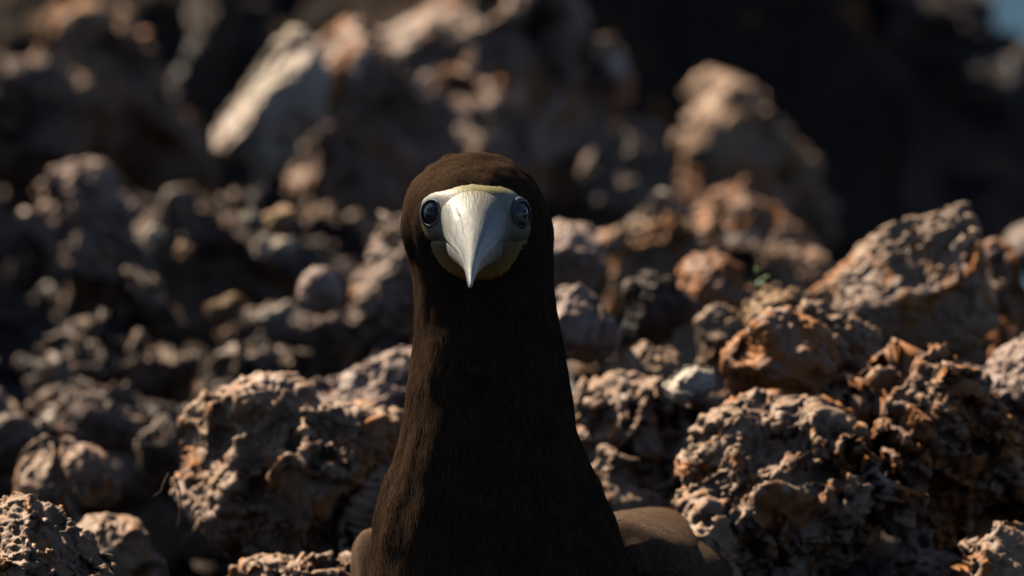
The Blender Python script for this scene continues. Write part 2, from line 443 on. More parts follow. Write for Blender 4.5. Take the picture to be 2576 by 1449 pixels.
rock('boulder', 'dim grey block above the rock with the arched hollow', 'grey', 4.0,
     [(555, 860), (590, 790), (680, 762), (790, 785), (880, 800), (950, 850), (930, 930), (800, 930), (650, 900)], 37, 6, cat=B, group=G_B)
rock('stone', 'dark pitted stone right of the lilac grey slab', 'dark', 3.72,
     [(1545, 800), (1560, 720), (1620, 695), (1700, 685), (1745, 740), (1740, 815), (1650, 860), (1570, 850)], 38, 6, cat=ST, group=G_S)
rock('boulder', 'brown rock with reddish top beneath the small green sprig', 'rusty', 3.78,
     [(1685, 710), (1730, 650), (1800, 635), (1870, 680), (1910, 760), (1870, 820), (1740, 800)], 39, 6, cat=B, group=G_B)
rock('stone', 'plain tan stone under the reddish rock with the sprig', 'tan', 3.66,
     [(1725, 840), (1790, 765), (1870, 785), (1900, 860), (1830, 925), (1735, 915)], 40, 6, cat=ST, group=G_S)
rock('stone', 'bright orange and cream crag just below the small green sprig', 'ochre', 3.62,
     [(1860, 800), (1880, 742), (1940, 730), (2015, 742), (2000, 785), (1965, 840), (1900, 860)], 41, 6, cut=3, planes=[((-0.45, -0.5, 0.72), 0.5)], cat=ST, group=G_S)
rock('stone', 'tan flat-faced stone below the lilac grey slab', 'tan', 3.62,
     [(1530, 980), (1555, 890), (1620, 855), (1695, 865), (1720, 935), (1660, 1000)], 42, 6, rough=0.7, cat=ST, group=G_S)
rock('boulder', 'large smooth-faced tan boulder with a pointed tip at right', 'tan', 3.66,
     [(2000, 770), (2080, 700), (2160, 620), (2225, 558), (2330, 545), (2370, 528), (2412, 508), (2440, 570), (2482, 625), (2498, 720), (2492, 820), (2420, 880), (2300, 900), (2150, 870), (2050, 840)], 43, 7, 0.7, rough=0.55, karst=0.25, cut=2,
     planes=[((-0.2, -0.7, 0.62), 0.5), ((-0.6, -0.2, 0.75), 0.86)], cat=B, group=G_B)
rock('stone', 'reddish stone between the pointed boulder and the right edge', 'rusty', 3.75,
     [(2465, 650), (2500, 598), (2535, 640), (2585, 740), (2660, 800), (2660, 920), (2500, 920), (2480, 780)], 44, 6, cat=ST, group=G_S)
rock('boulder', 'pale jagged rock at the right edge below the pointed boulder', 'pink', 3.56,
     [(2435, 965), (2480, 910), (2560, 850), (2660, 820), (2680, 1120), (2540, 1080)], 45, 6, cut=4, planes=[((-0.45, -0.5, 0.72), 0.45)], cat=B, group=G_B)
rock('boulder', 'rough brown rock in front of the foot of the pointed boulder', 'tan', 3.56,
     [(1950, 800), (2010, 765), (2120, 790), (2220, 850), (2200, 930), (2080, 930), (1980, 870)], 46, 6, cat=B, group=G_B)
rock('boulder', 'pitted dark brown rock right of the bright cream lump', 'rusty', 3.53,
     [(1830, 930), (1860, 850), (1960, 805), (2080, 825), (2155, 870), (2150, 950), (2060, 1000), (1910, 1000)], 47, 6, dents=[(1890, 880, 40, 0.8)], cat=B, group=G_B)
rock('stone', 'bright cream sunlit lump level with the middle of the neck', 'pale', 3.52,
     [(1665, 970), (1690, 930), (1745, 916), (1795, 926), (1805, 975), (1740, 1015), (1690, 1005)], 48, 6, rough=0.7, cut=3, planes=[((-0.45, -0.5, 0.72), 0.45)], cat=ST, group=G_S)
rock('boulder', 'unseen tall boulder added beyond the left edge to shade the left stones', 'grey', 4.15,
     [(-1450, 1100), (-1500, 100), (-1250, -800), (-850, -980), (-520, -700), (-350, 100), (-350, 1100)], 70, 6, 0.7, cat=B, group=G_B)  # added out of view only to throw shade on the left stones
# -- nearer, lower in the frame
rock('boulder', 'brown rock with a round dark cave beside the lower neck', 'tan', 3.58,
     [(1380, 1040), (1450, 985), (1560, 955), (1680, 960), (1790, 1000), (1810, 1080), (1750, 1190), (1690, 1300), (1560, 1350), (1470, 1250), (1410, 1140)], 49, 6, dents=[(1708, 1085, 72, 1.3)], planes=[((-0.35, -0.5, 0.75), 0.55)], cat=B, group=G_B)
rock('boulder', 'shaded brown rock right above the folded wing', 'tan', 3.56,
     [(1450, 1220), (1510, 1130), (1600, 1140), (1690, 1190), (1710, 1310), (1650, 1430), (1490, 1430)], 50, 6, cat=B, group=G_B)
rock('boulder', 'reddish crested crag rising highest in the lower right', 'rusty', 3.5,
     [(2110, 890), (2190, 832), (2260, 848), (2360, 898), (2425, 960), (2505, 1040), (2610, 1130), (2680, 1300), (2640, 1440), (2440, 1400), (2300, 1320), (2200, 1230), (2120, 1110), (2125, 980)], 51, 7, 0.7,
     pit=0.034, planes=[((-0.35, -0.45, 0.8), 0.5)], cat=B, group=G_B)
rock('boulder', 'deeply pitted honeycomb boulder in the lower right foreground', 'tan', 3.46,
     [(1670, 1310), (1700, 1180), (1760, 1080), (1850, 1010), (1930, 970), (2030, 945), (2110, 960), (2185, 1040), (2235, 1160), (2250, 1270), (2190, 1340), (2080, 1360), (2060, 1470), (1960, 1580), (1780, 1560), (1690, 1420)], 52, 7, 0.7,
     pit=0.024, rough=1.1, planes=[((-0.35, -0.5, 0.75), 0.5)], dents=[(2220, 1250, 45, 0.9), (1960, 1130, 40, 0.6)], cat=B, group=G_B)
rock('boulder', 'pitted rock at the bottom edge touching the folded wing', 'tan', 3.42,
     [(1640, 1310), (1720, 1262), (1790, 1290), (1850, 1370), (1910, 1470), (1890, 1640), (1600, 1640), (1610, 1420)], 53, 6, pit=0.022, cat=B, group=G_B)
rock('stone', 'grey knob at the bottom edge, right of the dark cavity', 'grey', 3.42,
     [(2238, 1470), (2250, 1365), (2320, 1330), (2380, 1345), (2405, 1430), (2390, 1600), (2260, 1600)], 54, 6, cat=ST, group=G_S)
rock('boulder', 'rust-edged pitted rock in the bottom right corner', 'tan', 3.4,
     [(2385, 1420), (2415, 1340), (2500, 1320), (2600, 1330), (2680, 1400), (2680, 1620), (2430, 1620)], 55, 6, cat=B, group=G_B)
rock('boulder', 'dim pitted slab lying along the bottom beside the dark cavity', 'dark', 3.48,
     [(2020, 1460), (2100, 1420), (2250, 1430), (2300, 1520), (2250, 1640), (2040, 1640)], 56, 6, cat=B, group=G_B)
rock('boulder', 'triangular sunlit rock behind the big boulder, touching the left of the neck', 'pink', 3.64,
     [(732, 1045), (760, 980), (850, 935), (955, 900), (1020, 868), (1060, 855), (1075, 950), (1065, 1110), (950, 1110), (800, 1085)], 57, 6, rough=0.85, planes=[((-0.35, -0.55, 0.75), 0.66)], cat=B, group=G_B)
rock('boulder', 'big cratered boulder with lit rim in the lower left, beside the bird', 'tan', 3.52,
     [(403, 1095), (440, 1040), (530, 1000), (650, 972), (738, 975), (775, 1045), (900, 1058), (1012, 1060), (1010, 1120), (985, 1200), (962, 1350), (950, 1600), (760, 1640), (640, 1430), (560, 1340), (470, 1270), (415, 1200)], 58, 7, 0.75,
     pit=0.036, rough=0.9, planes=[((0.1, -0.96, -0.2), 0.7)], dents=[(640, 1240, 40, 0.8), (560, 1110, 30, 0.6), (960, 1170, 60, 0.5)], centre=(760, 1240), cat=B, group=G_B)
rock('boulder', 'low dim pitted rock at the bottom edge under the cratered boulder', 'tan', 3.42,
     [(510, 1480), (600, 1405), (760, 1385), (900, 1410), (970, 1520), (900, 1640), (560, 1640)], 59, 6, pit=0.022, cat=B, group=G_B)
rock('boulder', 'upright split stone left of a dark cleft, lower left', 'tan', 3.62,
     [(30, 1240), (38, 1140), (80, 1105), (130, 1083), (152, 1120), (165, 1250), (215, 1340), (110, 1370), (45, 1310)], 60, 6, rough=0.6, karst=0.3, cat=B, group=G_B)
rock('boulder', 'rounded brown stone right of the dark cleft, lower left', 'tan', 3.6,
     [(150, 1130), (165, 1095), (225, 1100), (272, 1150), (303, 1225), (292, 1268), (220, 1275), (170, 1210)], 61, 6, rough=0.55, karst=0.3, cat=B, group=G_B)
rock('boulder', 'smooth brown stone between the pale jagged rock and cratered boulder', 'tan', 3.52,
     [(190, 1310), (245, 1262), (320, 1270), (355, 1340), (425, 1420), (420, 1560), (230, 1560), (185, 1400)], 62, 6, rough=0.6, karst=0.3, cat=B, group=G_B)
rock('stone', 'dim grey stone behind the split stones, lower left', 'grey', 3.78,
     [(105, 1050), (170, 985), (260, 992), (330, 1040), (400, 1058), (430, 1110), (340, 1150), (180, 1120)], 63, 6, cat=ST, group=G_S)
rock('stone', 'small grey stone at the left edge above the pale jagged rock', 'grey', 3.72,
     [(-60, 1085), (30, 1052), (110, 1062), (140, 1095), (60, 1135), (-60, 1165)], 64, 6, cat=ST, group=G_S)
rock('stone', 'small pale stone at the left edge level with the rock hollow', 'pink', 3.85,
     [(-60, 1000), (0, 978), (32, 1000), (40, 1040), (0, 1065), (-60, 1060)], 65, 5, cat=ST, group=G_S)
rock('boulder', 'dim stone touching the upper left of the cratered boulder', 'grey', 3.75,
     [(330, 1120), (350, 1075), (420, 1060), (470, 1090), (480, 1170), (400, 1210), (345, 1170)], 66, 6, cat=B, group=G_B)
rock('boulder', 'nearest sharp jagged pale rock in the bottom left corner', 'tan', 3.3,
     [(-120, 1230), (25, 1222), (110, 1268), (190, 1315), (240, 1380), (300, 1440), (360, 1640), (-120, 1680)], 67, 7, 0.7,
     pit=0.026, rough=0.8, karst=0.55, planes=[((-0.3, -0.5, 0.8), 0.55)], cat=B, group=G_B)

# loose rubble wedged in the gaps between the boulders
rs = np.random.default_rng(99)
RV, RF, nv_ = [], [], 0
def rubble(x, y, z, r, level):
    global nv_
    v0, f0 = ico(level)
    p = v0 * np.array([rs.uniform(0.7, 1.3), rs.uniform(0.7, 1.3), rs.uniform(0.6, 1.0)]) * r
    for _ in range(7):
        n = rs.normal(0, 1, 3); n /= np.linalg.norm(n); h = p @ n
        p = p - np.outer(np.maximum(h - h.max() * rs.uniform(0.55, 0.85), 0), n)
    off = rs.uniform(0, 50, 3)
    p = p + v0 * (r * (0.16 * chip(p, 0.6 * r, off) + 0.06 * noise(p, 0.4 * r, 0, off)))[:, None]
    RV.append(p + (x, y, z)); RF.append(f0 + nv_); nv_ += len(v0)
for i in range(300):
    x, y = rs.uniform(-0.42, 0.42), rs.uniform(0.2, 1.3)
    rubble(x, y, float(ground_height(np.array(x), np.array(y))) + rs.uniform(-0.005, 0.015), rs.uniform(0.010, 0.038) * (1 + 0.25 * y), 4)
for (cx, cy, zl, rr) in SEATS:                      # heaps that carry the rocks standing above the ground
    g0 = float(ground_height(np.array(cx), np.array(cy)))
    r = float(np.clip(0.55 * rr, 0.014, 0.045)); z = g0
    while z < zl - 0.15 * r and 0.02 < rr < 0.12:
        for _ in range(2):
            rubble(cx + rs.normal(0, 0.25 * rr), cy + 0.35 * rr + rs.normal(0, 0.15 * rr), z, r * rs.uniform(0.8, 1.1), 3)
        z += 0.9 * r
prop(mesh_obj('rubble', np.concatenate(RV), np.concatenate(RF), ROCK['dark']), 'loose rubble wedged between the boulders, darkened to stand for gap shade', kind='stuff')

# ------------------------------------------------------------------ the bird (millimetres in its own frame: x right, y away from the lens, z up)
BK = KPX * BIRD_D * 1000
H0 = W(1200, 560, BIRD_D)
def bw(p):                                       # bird frame, mm -> world
    p = np.asarray(p, float) * 0.001
    return H0 + np.outer(p[..., 0].ravel(), RT) + np.outer(p[..., 1].ravel(), FW) + np.outer(p[..., 2].ravel(), UP)
def ux(u): return (np.asarray(u, float) - 1200) * BK
def vz(v): return (560 - np.asarray(v, float)) * BK
bird = empty('booby', (W(1230, 1449, BIRD_D)[0], 0.06, 0.0))
prop(bird, 'dark brown booby with a pale bill facing straight ahead', 'bird')

ROWS = np.array([  # v, left, right, front y, back y
    (382.5, 1180, 1200, 3, 9), (384, 1160, 1222, -2, 13), (388, 1142, 1244, -6, 17), (394, 1122, 1262, -10, 20), (402, 1104, 1280, -14, 24), (414, 1085, 1300, -19, 28),
    (430, 1064, 1319, -24, 32), (450, 1046, 1338, -28.5, 36), (475, 1030, 1356, -32.5, 38.5), (505, 1017, 1372, -35, 40), (540, 1008, 1385, -36, 41),
    (580, 1006, 1392, -36, 41), (620, 1013, 1391, -34, 40), (660, 1027, 1390, -30, 38), (700, 1037, 1394, -26.5, 36), (760, 1040, 1403, -25, 35),
    (820, 1038, 1410, -25, 35), (880, 1035, 1418, -26, 36), (940, 1030, 1428, -27, 38), (1000, 1022, 1438, -27, 41), (1060, 1011, 1446, -27.5, 45),
    (1100, 1003, 1455, -28, 48), (1150, 989, 1474, -28.5, 53), (1200, 972, 1499, -29, 58), (1250, 955, 1523, -29.5, 64), (1300, 942, 1545, -30, 70),
    (1350, 934, 1562, -30.5, 77), (1400, 930, 1578, -31, 84), (1449, 926, 1596, -32, 92)])
vfine = np.unique(np.concatenate([382.5 + np.linspace(0, 9.67, 34) ** 2, np.arange(480, 1449, 6.0), [1449.0]]))
def row(v):
    q = np.sqrt(np.maximum(v - 382.5, 0)); qr = np.sqrt(np.maximum(ROWS[:, 0] - 382.5, 0))
    return [np.interp(q, qr, ROWS[:, k]) for k in (1, 2, 3, 4)]
def smooth_tab(a, n=3):
    a = a.copy()
    for _ in range(n):
        a[1:-1] = 0.25 * a[:-2] + 0.5 * a[1:-1] + 0.25 * a[2:]
    return a
Lf, Rf, FY, BY = [smooth_tab(x, 6) for x in row(vfine)]
def head_front(u, v):
    """depth (mm) of the front of head and neck at a picture point"""
    l, r_, fy, by = [np.interp(v, vfine, t) for t in (Lf, Rf, FY, BY)]
    t = np.clip((np.asarray(u) - (l + r_) / 2) / ((r_ - l) / 2), -0.995, 0.995)
    yc = np.minimum(4.0, (fy + by) / 2) * 1.0
    return yc + (fy - yc) * np.sqrt(1 - t * t)
NR = 96
ta = np.linspace(0, 2 * math.pi, NR, endpoint=False)
rings = []
for v_, l, r_, fy, by in zip(vfine, Lf, Rf, FY, BY):
    yc = min(4.0, (fy + by) / 2)
    s = np.sin(ta)
    y = np.where(s < 0, yc + (yc - fy) * s, yc + (by - yc) * s)
    x = ux((l + r_) / 2) + (r_ - l) / 2 * BK * np.cos(ta)
    rings.append(np.stack([x, y, np.full(NR, vz(v_))], 1))
# the body, swinging back and to the right behind the neck
zb = vz(1449)
for (cx, cy, cz, w_, h_, tilt) in [(12, 36, -18, 58, 68, 14), (16, 48, -38, 65, 76, 28), (23, 60, -58, 72, 84, 45), (32, 92, -76, 76, 80, 60), (46, 140, -90, 76, 74, 72),
                                   (62, 195, -100, 70, 64, 80), (80, 250, -108, 56, 48, 82), (97, 305, -114, 38, 30, 84), (112, 350, -118, 22, 14, 86), (124, 390, -121, 14, 6, 88)]:
    a = math.radians(tilt)
    rings.append(np.stack([cx + w_ * np.cos(ta), cy + h_ * np.sin(ta) * math.cos(a), zb + cz + h_ * np.sin(ta) * math.sin(a)], 1))
nr = len(rings)
apex = np.array([[ux(1190), 6.0, vz(382)]])
tail_tip = np.array([[127, 398, zb - 121.5]])
BV = np.concatenate(rings + [apex, tail_tip])
IDX = np.arange(nr * NR).reshape(nr, NR)
J = np.roll(IDX, -1, axis=1)
tri = np.concatenate([np.stack([IDX[:-1], IDX[1:], J[1:]], -1).reshape(-1, 3), np.stack([IDX[:-1], J[1:], J[:-1]], -1).reshape(-1, 3),
                      np.stack([np.full(NR, nr * NR), IDX[0], J[0]], -1), np.stack([np.full(NR, nr * NR + 1), J[-1], IDX[-1]], -1)])
for _ in range(2):   # relax the rings a little
    R3 = BV[:nr * NR].reshape(nr, NR, 3)
    R3[40:-1] = 0.25 * R3[39:-2] + 0.5 * R3[40:-1] + 0.25 * R3[41:]
n_ = vnormals(BV, tri)
if (n_[:, 1] * (BV[:, 1] - 10))[:nr * NR // 2].mean() < 0:
    tri = tri[:, ::-1].copy(); n_ = -n_
BV = BV + n_ * (0.35 * noise(BV * (1, 1, 0.35), 13.0, 0) + 0.15 * noise(BV * (1, 1, 0.4), 6.0, 1))[:, None]

def feather_mat(name, dark, light, scale=(900, 900, 200), rough=0.75, belly=False):
    m, nt, b = new_mat(name)
    tc = nt.nodes.new('ShaderNodeTexCoord').outputs['Object']
    mp = nt.nodes.new('ShaderNodeMapping')
    mp.inputs['Scale'].default_value = scale
    nt.links.new(tc, mp.inputs['Vector'])
    geo = nt.nodes.new('ShaderNodeNewGeometry')
    c = mixc(nt, ramp(nt, tex_noise(nt, mp.outputs[0], 1.0, 3, 0.6), [(0.3, 0.0), (0.7, 1.0)]), dark, light)
    c = mixc(nt, ramp(nt, tex_noise(nt, tc, 70, 3, 0.6), [(0.3, 0.72), (0.7, 1.2)]), (0, 0, 0), c)
    v = ramp(nt, geo.outputs['Random Per Island'], [(0.0, 0.8), (1.0, 1.2)])
    c = mixc(nt, 1.0, c, v, 'MULTIPLY')
    if belly:                                         # the white belly starts well below the chest
        sx = nt.nodes.new('ShaderNodeSeparateXYZ'); nt.links.new(geo.outputs['Position'], sx.inputs[0])
        c = mixc(nt, ramp(nt, sx.outputs[2], [(0.150, 1.0), (0.158, 0.0)]), c, (0.7, 0.68, 0.64))
    nt.links.new(c, b.inputs['Base Color'])
    b.inputs['Roughness'].default_value = rough
    b.inputs['Specular IOR Level'].default_value = 0.0
    return m
M_BODY = feather_mat('brown_plumage', (0.032, 0.0195, 0.012), (0.070, 0.043, 0.026), belly=True)
M_HAIR = feather_mat('brown_feather_barbs', (0.050, 0.031, 0.0195), (0.105, 0.064, 0.0380))
M_WING = feather_mat('worn_brown_wing', (0.10, 0.064, 0.042), (0.17, 0.11, 0.072))
M_COV = feather_mat('worn_covert_feathers', (0.20, 0.128, 0.085), (0.33, 0.215, 0.145))
body = mesh_obj('body', bw(BV), tri, M_BODY, bird)

# ---- bare face: face skin, throat skin, bill
FACE = [(1078, 493), (1096, 483), (1130, 474), (1160, 468), (1190, 465), (1240, 468), (1270, 474), (1300, 486), (1322, 499), (1335, 520), (1338, 550), (1336, 580), (1327, 602),
        (1317, 620), (1304, 645), (1288, 672), (1264, 695), (1232, 706), (1190, 710), (1152, 699), (1126, 686), (1108, 668), (1096, 648), (1085, 622), (1074, 600), (1062, 572), (1055, 540), (1059, 510)]
def inside(poly, x, y):
    poly = np.array(poly, float); c = np.zeros(np.shape(x), bool)
    for (x1, y1), (x2, y2) in zip(poly, np.roll(poly, -1, 0)):
        hit = ((y1 > y) != (y2 > y)) & (x < (x2 - x1) * (y - y1) / (y2 - y1 + 1e-9) + x1)
        c ^= hit
    return c
def resample(poly, n):
    p = np.array(poly + [poly[0]], float)
    s = np.concatenate([[0], np.cumsum(np.linalg.norm(np.diff(p, axis=0), axis=1))])
    t = np.linspace(0, s[-1], n, endpoint=False)
    return np.stack([np.interp(t, s, p[:, 0]), np.interp(t, s, p[:, 1])], 1)
def skin_mat(name, stops_z, rough=0.5, bumps=0.4, scale=500, dusky=None):
    m, nt, b = new_mat(name)
    geo = nt.nodes.new('ShaderNodeTexCoord').outputs['Object']
    sx = nt.nodes.new('ShaderNodeSeparateXYZ'); nt.links.new(geo, sx.inputs[0])
    mr = nt.nodes.new('ShaderNodeMapRange')
    mr.inputs[1].default_value, mr.inputs[2].default_value = stops_z[0], stops_z[1]
    nt.links.new(sx.outputs[2], mr.inputs[0])
    c = ramp(nt, mr.outputs[0], stops_z[2])
    c = mixc(nt, 1.0, c, ramp(nt, tex_noise(nt, geo, scale, 4, 0.65), [(0.25, 0.7), (0.75, 1.15)]), 'MULTIPLY')
    if dusky is not None:                            # dusky skin round the eyes, by distance from the midline
        ab = nt.nodes.new('ShaderNodeMath'); ab.operation = 'SUBTRACT'; ab.inputs[1].default_value = float(H0[0] + ux(1196) * 0.001)
        nt.links.new(sx.outputs[0], ab.inputs[0])
        a2 = nt.nodes.new('ShaderNodeMath'); a2.operation = 'ABSOLUTE'; nt.links.new(ab.outputs[0], a2.inputs[0])
        m2 = nt.nodes.new('ShaderNodeMapRange'); m2.inputs[1].default_value, m2.inputs[2].default_value = 0.0108, 0.0140
        nt.links.new(a2.outputs[0], m2.inputs[0])
        m3 = nt.nodes.new('ShaderNodeMapRange'); m3.inputs[1].default_value, m3.inputs[2].default_value = zf(494), zf(520)
        nt.links.new(sx.outputs[2], m3.inputs[0])
        m4 = nt.nodes.new('ShaderNodeMath'); m4.operation = 'MULTIPLY'
        nt.links.new(m2.outputs[0], m4.inputs[0]); nt.links.new(m3.outputs[0], m4.inputs[1])
        c = mixc(nt, m4.outputs[0], c, dusky)
    nt.links.new(c, b.inputs['Base Color'])
    b.inputs['Roughness'].default_value = rough
    bump(nt, b, tex_noise(nt, geo, scale * 2, 3, 0.6), bumps, 0.0006)
    return m
z_of = lambda v: float(H0[2] + vz(v) * 0.001 * UP[2])
# objects keep world coordinates in their meshes (they hang from an Empty by a parent inverse), so Object z is height
zf = lambda v: z_of(v)
M_FACE = skin_mat('bare_face_skin', (zf(610), zf(465), [(0.0, (0.34, 0.30, 0.14)), (0.3, (0.34, 0.35, 0.29)), (0.7, (0.37, 0.36, 0.295)), (0.95, (0.37, 0.35, 0.26)), (1.0, (0.36, 0.31, 0.13))]), 0.5, dusky=(0.115, 0.095, 0.048))
M_GULAR = skin_mat('yellow_throat_skin', (zf(710), zf(605), [(0.0, (0.56, 0.27, 0.04)), (0.5, (0.46, 0.235, 0.05)), (1.0, (0.28, 0.20, 0.08))]), 0.55, 0.8, 700)
def patch(name, poly, cen, mat, lift, edge_wobble=0.0, n=120, m=16):
    out = resample(poly, n)
    V = []
    for k in range(m + 1):
        rho = k / m
        p = np.array(cen) + (out - np.array(cen)) * rho
        if k == m and edge_wobble:
            p = p + RNG.normal(0, edge_wobble, p.shape)
        y = head_front(p[:, 0], p[:, 1]) - lift * (1 - rho ** 10) - 0.3 + 0.9 * (rho ** 20)
        if name == 'face_skin':
            for eu, ev in ((1089, 537), (1311, 540)):
                y = y + (lift - 0.5) * (1 - rho ** 10) * np.exp(-(((p[:, 0] - eu) / 34) ** 2 + ((p[:, 1] - ev) / 44) ** 2) ** 2)
            y = y - 1.2 * (1 - rho ** 4) * np.exp(-((p[:, 0] - 1195) / 80) ** 4)
        V.append(np.stack([ux(p[:, 0]), y, vz(p[:, 1])], 1))
    V = np.concatenate(V)
    I2 = np.arange((m + 1) * n).reshape(m + 1, n); J2 = np.roll(I2, -1, 1)
    return mesh_obj(name, bw(V), np.stack([I2[:-1], I2[1:], J2[1:], J2[:-1]], -1).reshape(-1, 4), mat, bird)
upper_face = [p for p in FACE if p[1] <= 600] + []
upper_face = [(1074, 604), (1062, 572), (1055, 540), (1059, 510)] + [p for p in FACE if p[1] < 500 or (p[0] > 1300 and p[1] <= 590)] + [(1327, 602), (1312, 618), (1260, 622), (1192, 626), (1125, 620)]
patch('face_skin', upper_face, (1195, 550), M_FACE, 2.0, 0.8)
patch('throat_skin', [(1084, 606), (1195, 590), (1310, 606)] + [p for p in FACE if p[1] > 600], (1195, 650), M_GULAR, 2.4, 2.2)

M_BILL, nt, b = new_mat('pale_horn_bill')
tc = nt.nodes.new('ShaderNodeTexCoord').outputs['Object']
sx = nt.nodes.new('ShaderNodeSeparateXYZ'); nt.links.new(tc, sx.inputs[0])
mr = nt.nodes.new('ShaderNodeMapRange'); mr.inputs[1].default_value, mr.inputs[2].default_value = zf(724), zf(462)
nt.links.new(sx.outputs[2], mr.inputs[0])
c = ramp(nt, mr.outputs[0], [(0.0, (0.36, 0.24, 0.19)), (0.12, (0.38, 0.32, 0.275)), (0.35, (0.34, 0.335, 0.305)), (0.8, (0.38, 0.375, 0.315)), (0.96, (0.38, 0.36, 0.275)), (1.0, (0.33, 0.28, 0.13))])
mp = nt.nodes.new('ShaderNodeMapping'); mp.inputs['Scale'].default_value = (700, 90, 110)
nt.links.new(tc, mp.inputs[0])
c = mixc(nt, 1.0, c, ramp(nt, tex_noise(nt, mp.outputs[0], 1.0, 4, 0.65), [(0.28, 0.66), (0.7, 1.12)]), 'MULTIPLY')
c = mixc(nt, ramp(nt, tex_noise(nt, tc, 210, 6, 0.75, 0.8), [(0.54, 0.0), (0.70, 0.65)]), c, (0.22, 0.19, 0.155))
nt.links.new(c, b.inputs['Base Color'])
b.inputs['Roughness'].default_value = 0.34
b.inputs['Specular IOR Level'].default_value = 0.45
b.inputs['Subsurface Weight'].default_value = 0.08
b.inputs['Subsurface Radius'].default_value = (0.003, 0.002, 0.001)
bump(nt, b, tex_noise(nt, mp.outputs[0], 1.6, 5, 0.65), 0.6, 0.0008)

def loft(name, secs, mat, parent, close_ends=True):
    secs = np.array(secs)
    a, n, _ = secs.shape
    I2 = np.arange(a * n).reshape(a, n); J2 = np.roll(I2, -1, 1)
    V = np.concatenate([secs.reshape(-1, 3), secs[0].mean(0)[None], secs[-1].mean(0)[None]])
    quads = np.stack([I2[:-1], I2[1:], J2[1:], J2[:-1]], -1).reshape(-1, 4)
    faces = [tuple(q) for q in quads]
    if close_ends:
        faces += [(a * n, I2[0, i], J2[0, i]) for i in range(n)] + [(a * n + 1, J2[-1, i], I2[-1, i]) for i in range(n)]
    o = mesh_obj(name, bw(V), faces, mat, parent)
    bm = bmesh.new(); bm.from_mesh(o.data)
    bmesh.ops.recalc_face_normals(bm, faces=bm.faces)
    bm.to_mesh(o.data); bm.free()
    return o
UPPER = np.array([  # s along the bill (mm), culmen v, cutting edge v, half width (px), axis u
    (-10, 448, 598, 84, 1196), (-4, 460, 602, 80, 1196), (2, 476, 605, 75, 1195), (9, 498, 609, 69, 1194), (18, 527, 615, 61, 1193), (30, 560, 625, 49, 1192), (45, 592, 640, 34, 1191), (60, 620, 655, 24, 1190),
    (75, 645, 673, 17, 1189), (87, 668, 693, 11.5, 1188), (94, 690, 709, 7.5, 1187.5), (98, 708, 721, 4, 1187), (99.5, 718, 725, 1.5, 1187)])
sf = np.unique(np.concatenate([np.linspace(-10, 98, 70), [98.8, 99.5]]))
def col_s(k):
    t = np.interp(sf, UPPER[:, 0], UPPER[:, k])
    for _ in range(3): t[1:-3] = 0.25 * t[:-4] + 0.5 * t[1:-3] + 0.25 * t[2:-2]
    return t
VC, VT, WH, UA = [col_s(k) for k in (1, 2, 3, 4)]
yb_ = lambda s: -32.0 - 0.975 * s
secs = []
tt = np.linspace(-1, 1, 61)
for s, vc, vt, w_, ua in zip(sf, VC, VT, WH, UA):
    wm, hz = w_ * BK, (vt - vc) * BK
    e_ = np.interp(s, [-10, 0, 12, 30], [0.55, 0.65, 1.0, 1.3])
    z = hz * np.abs(np.cos(tt * math.pi / 2)) ** e_
    wt_ = max(wm, np.interp(s, [-10, -4, 2, 9, 18, 19], [118, 112, 102, 86, 66, 0]) * BK)
    x = (wm + (wt_ - wm) * np.clip(z / hz, 0, 1)) * np.sin(tt * math.pi / 2)
    # plates of the bill: a groove on each side of the culmen ridge
    gr = np.clip((s - 8) / 12, 0, 1) * np.clip((97 - s) / 10, 0, 1)
    g_ = gr * (0.85 * np.exp(-((np.abs(tt) - 0.42) / 0.035) ** 2) + 0.25 * np.exp(-((np.abs(tt) - 0.80) / 0.05) ** 2)) * min(1, wm / 4)
    nx, nz = np.sin(tt * math.pi / 2), np.cos(tt * math.pi / 2)
    x = x - g_ * nx; z = z - g_ * nz
    top = np.stack([ux(ua) + x, np.full(61, yb_(s)), vz(vt) + z], 1)
    bx_ = np.linspace(0.92, -0.92, 15) * wm
    bot = np.stack([ux(ua) + bx_, np.full(15, yb_(s)), vz(vt) + 0.10 * hz * (1 - (bx_ / wm) ** 2) + 0.2], 1)
    secs.append(np.concatenate([top, bot]))
upper = loft('upper_mandible', secs, M_BILL, bird)
LOWER = np.array([(0, 607, 73, 676), (9, 610, 66, 678), (18, 616, 58, 680), (30, 626, 45, 685), (45, 641, 31, 691), (60, 656, 21, 698), (75, 674, 14, 705), (87, 694, 8.5, 711), (92, 705, 4.5, 713), (93, 709, 1.5, 713)])
sl = np.linspace(0, 93, 50)
secs = []
for s in sl:
    vt, w_, vb = [np.interp(s, LOWER[:, 0], LOWER[:, k]) for k in (1, 2, 3)]
    ua = np.interp(s, UPPER[:, 0], UPPER[:, 4])
    wm, hz = w_ * BK, (vb - vt) * BK
    t2 = np.linspace(0, math.pi, 41)
    x = wm * np.cos(t2); z = -hz * np.sin(t2) ** 0.8
    bot = np.stack([ux(ua) + x, np.full(41, yb_(s)), vz(vt) + z], 1)
    xi = np.linspace(-0.9, 0.9, 9) * wm
    top = np.stack([ux(ua) + xi, np.full(9, yb_(s)), np.full(9, vz(vt) - 0.1)], 1)
    secs.append(np.concatenate([bot, top]))
loft('lower_mandible', secs, M_BILL, bird)

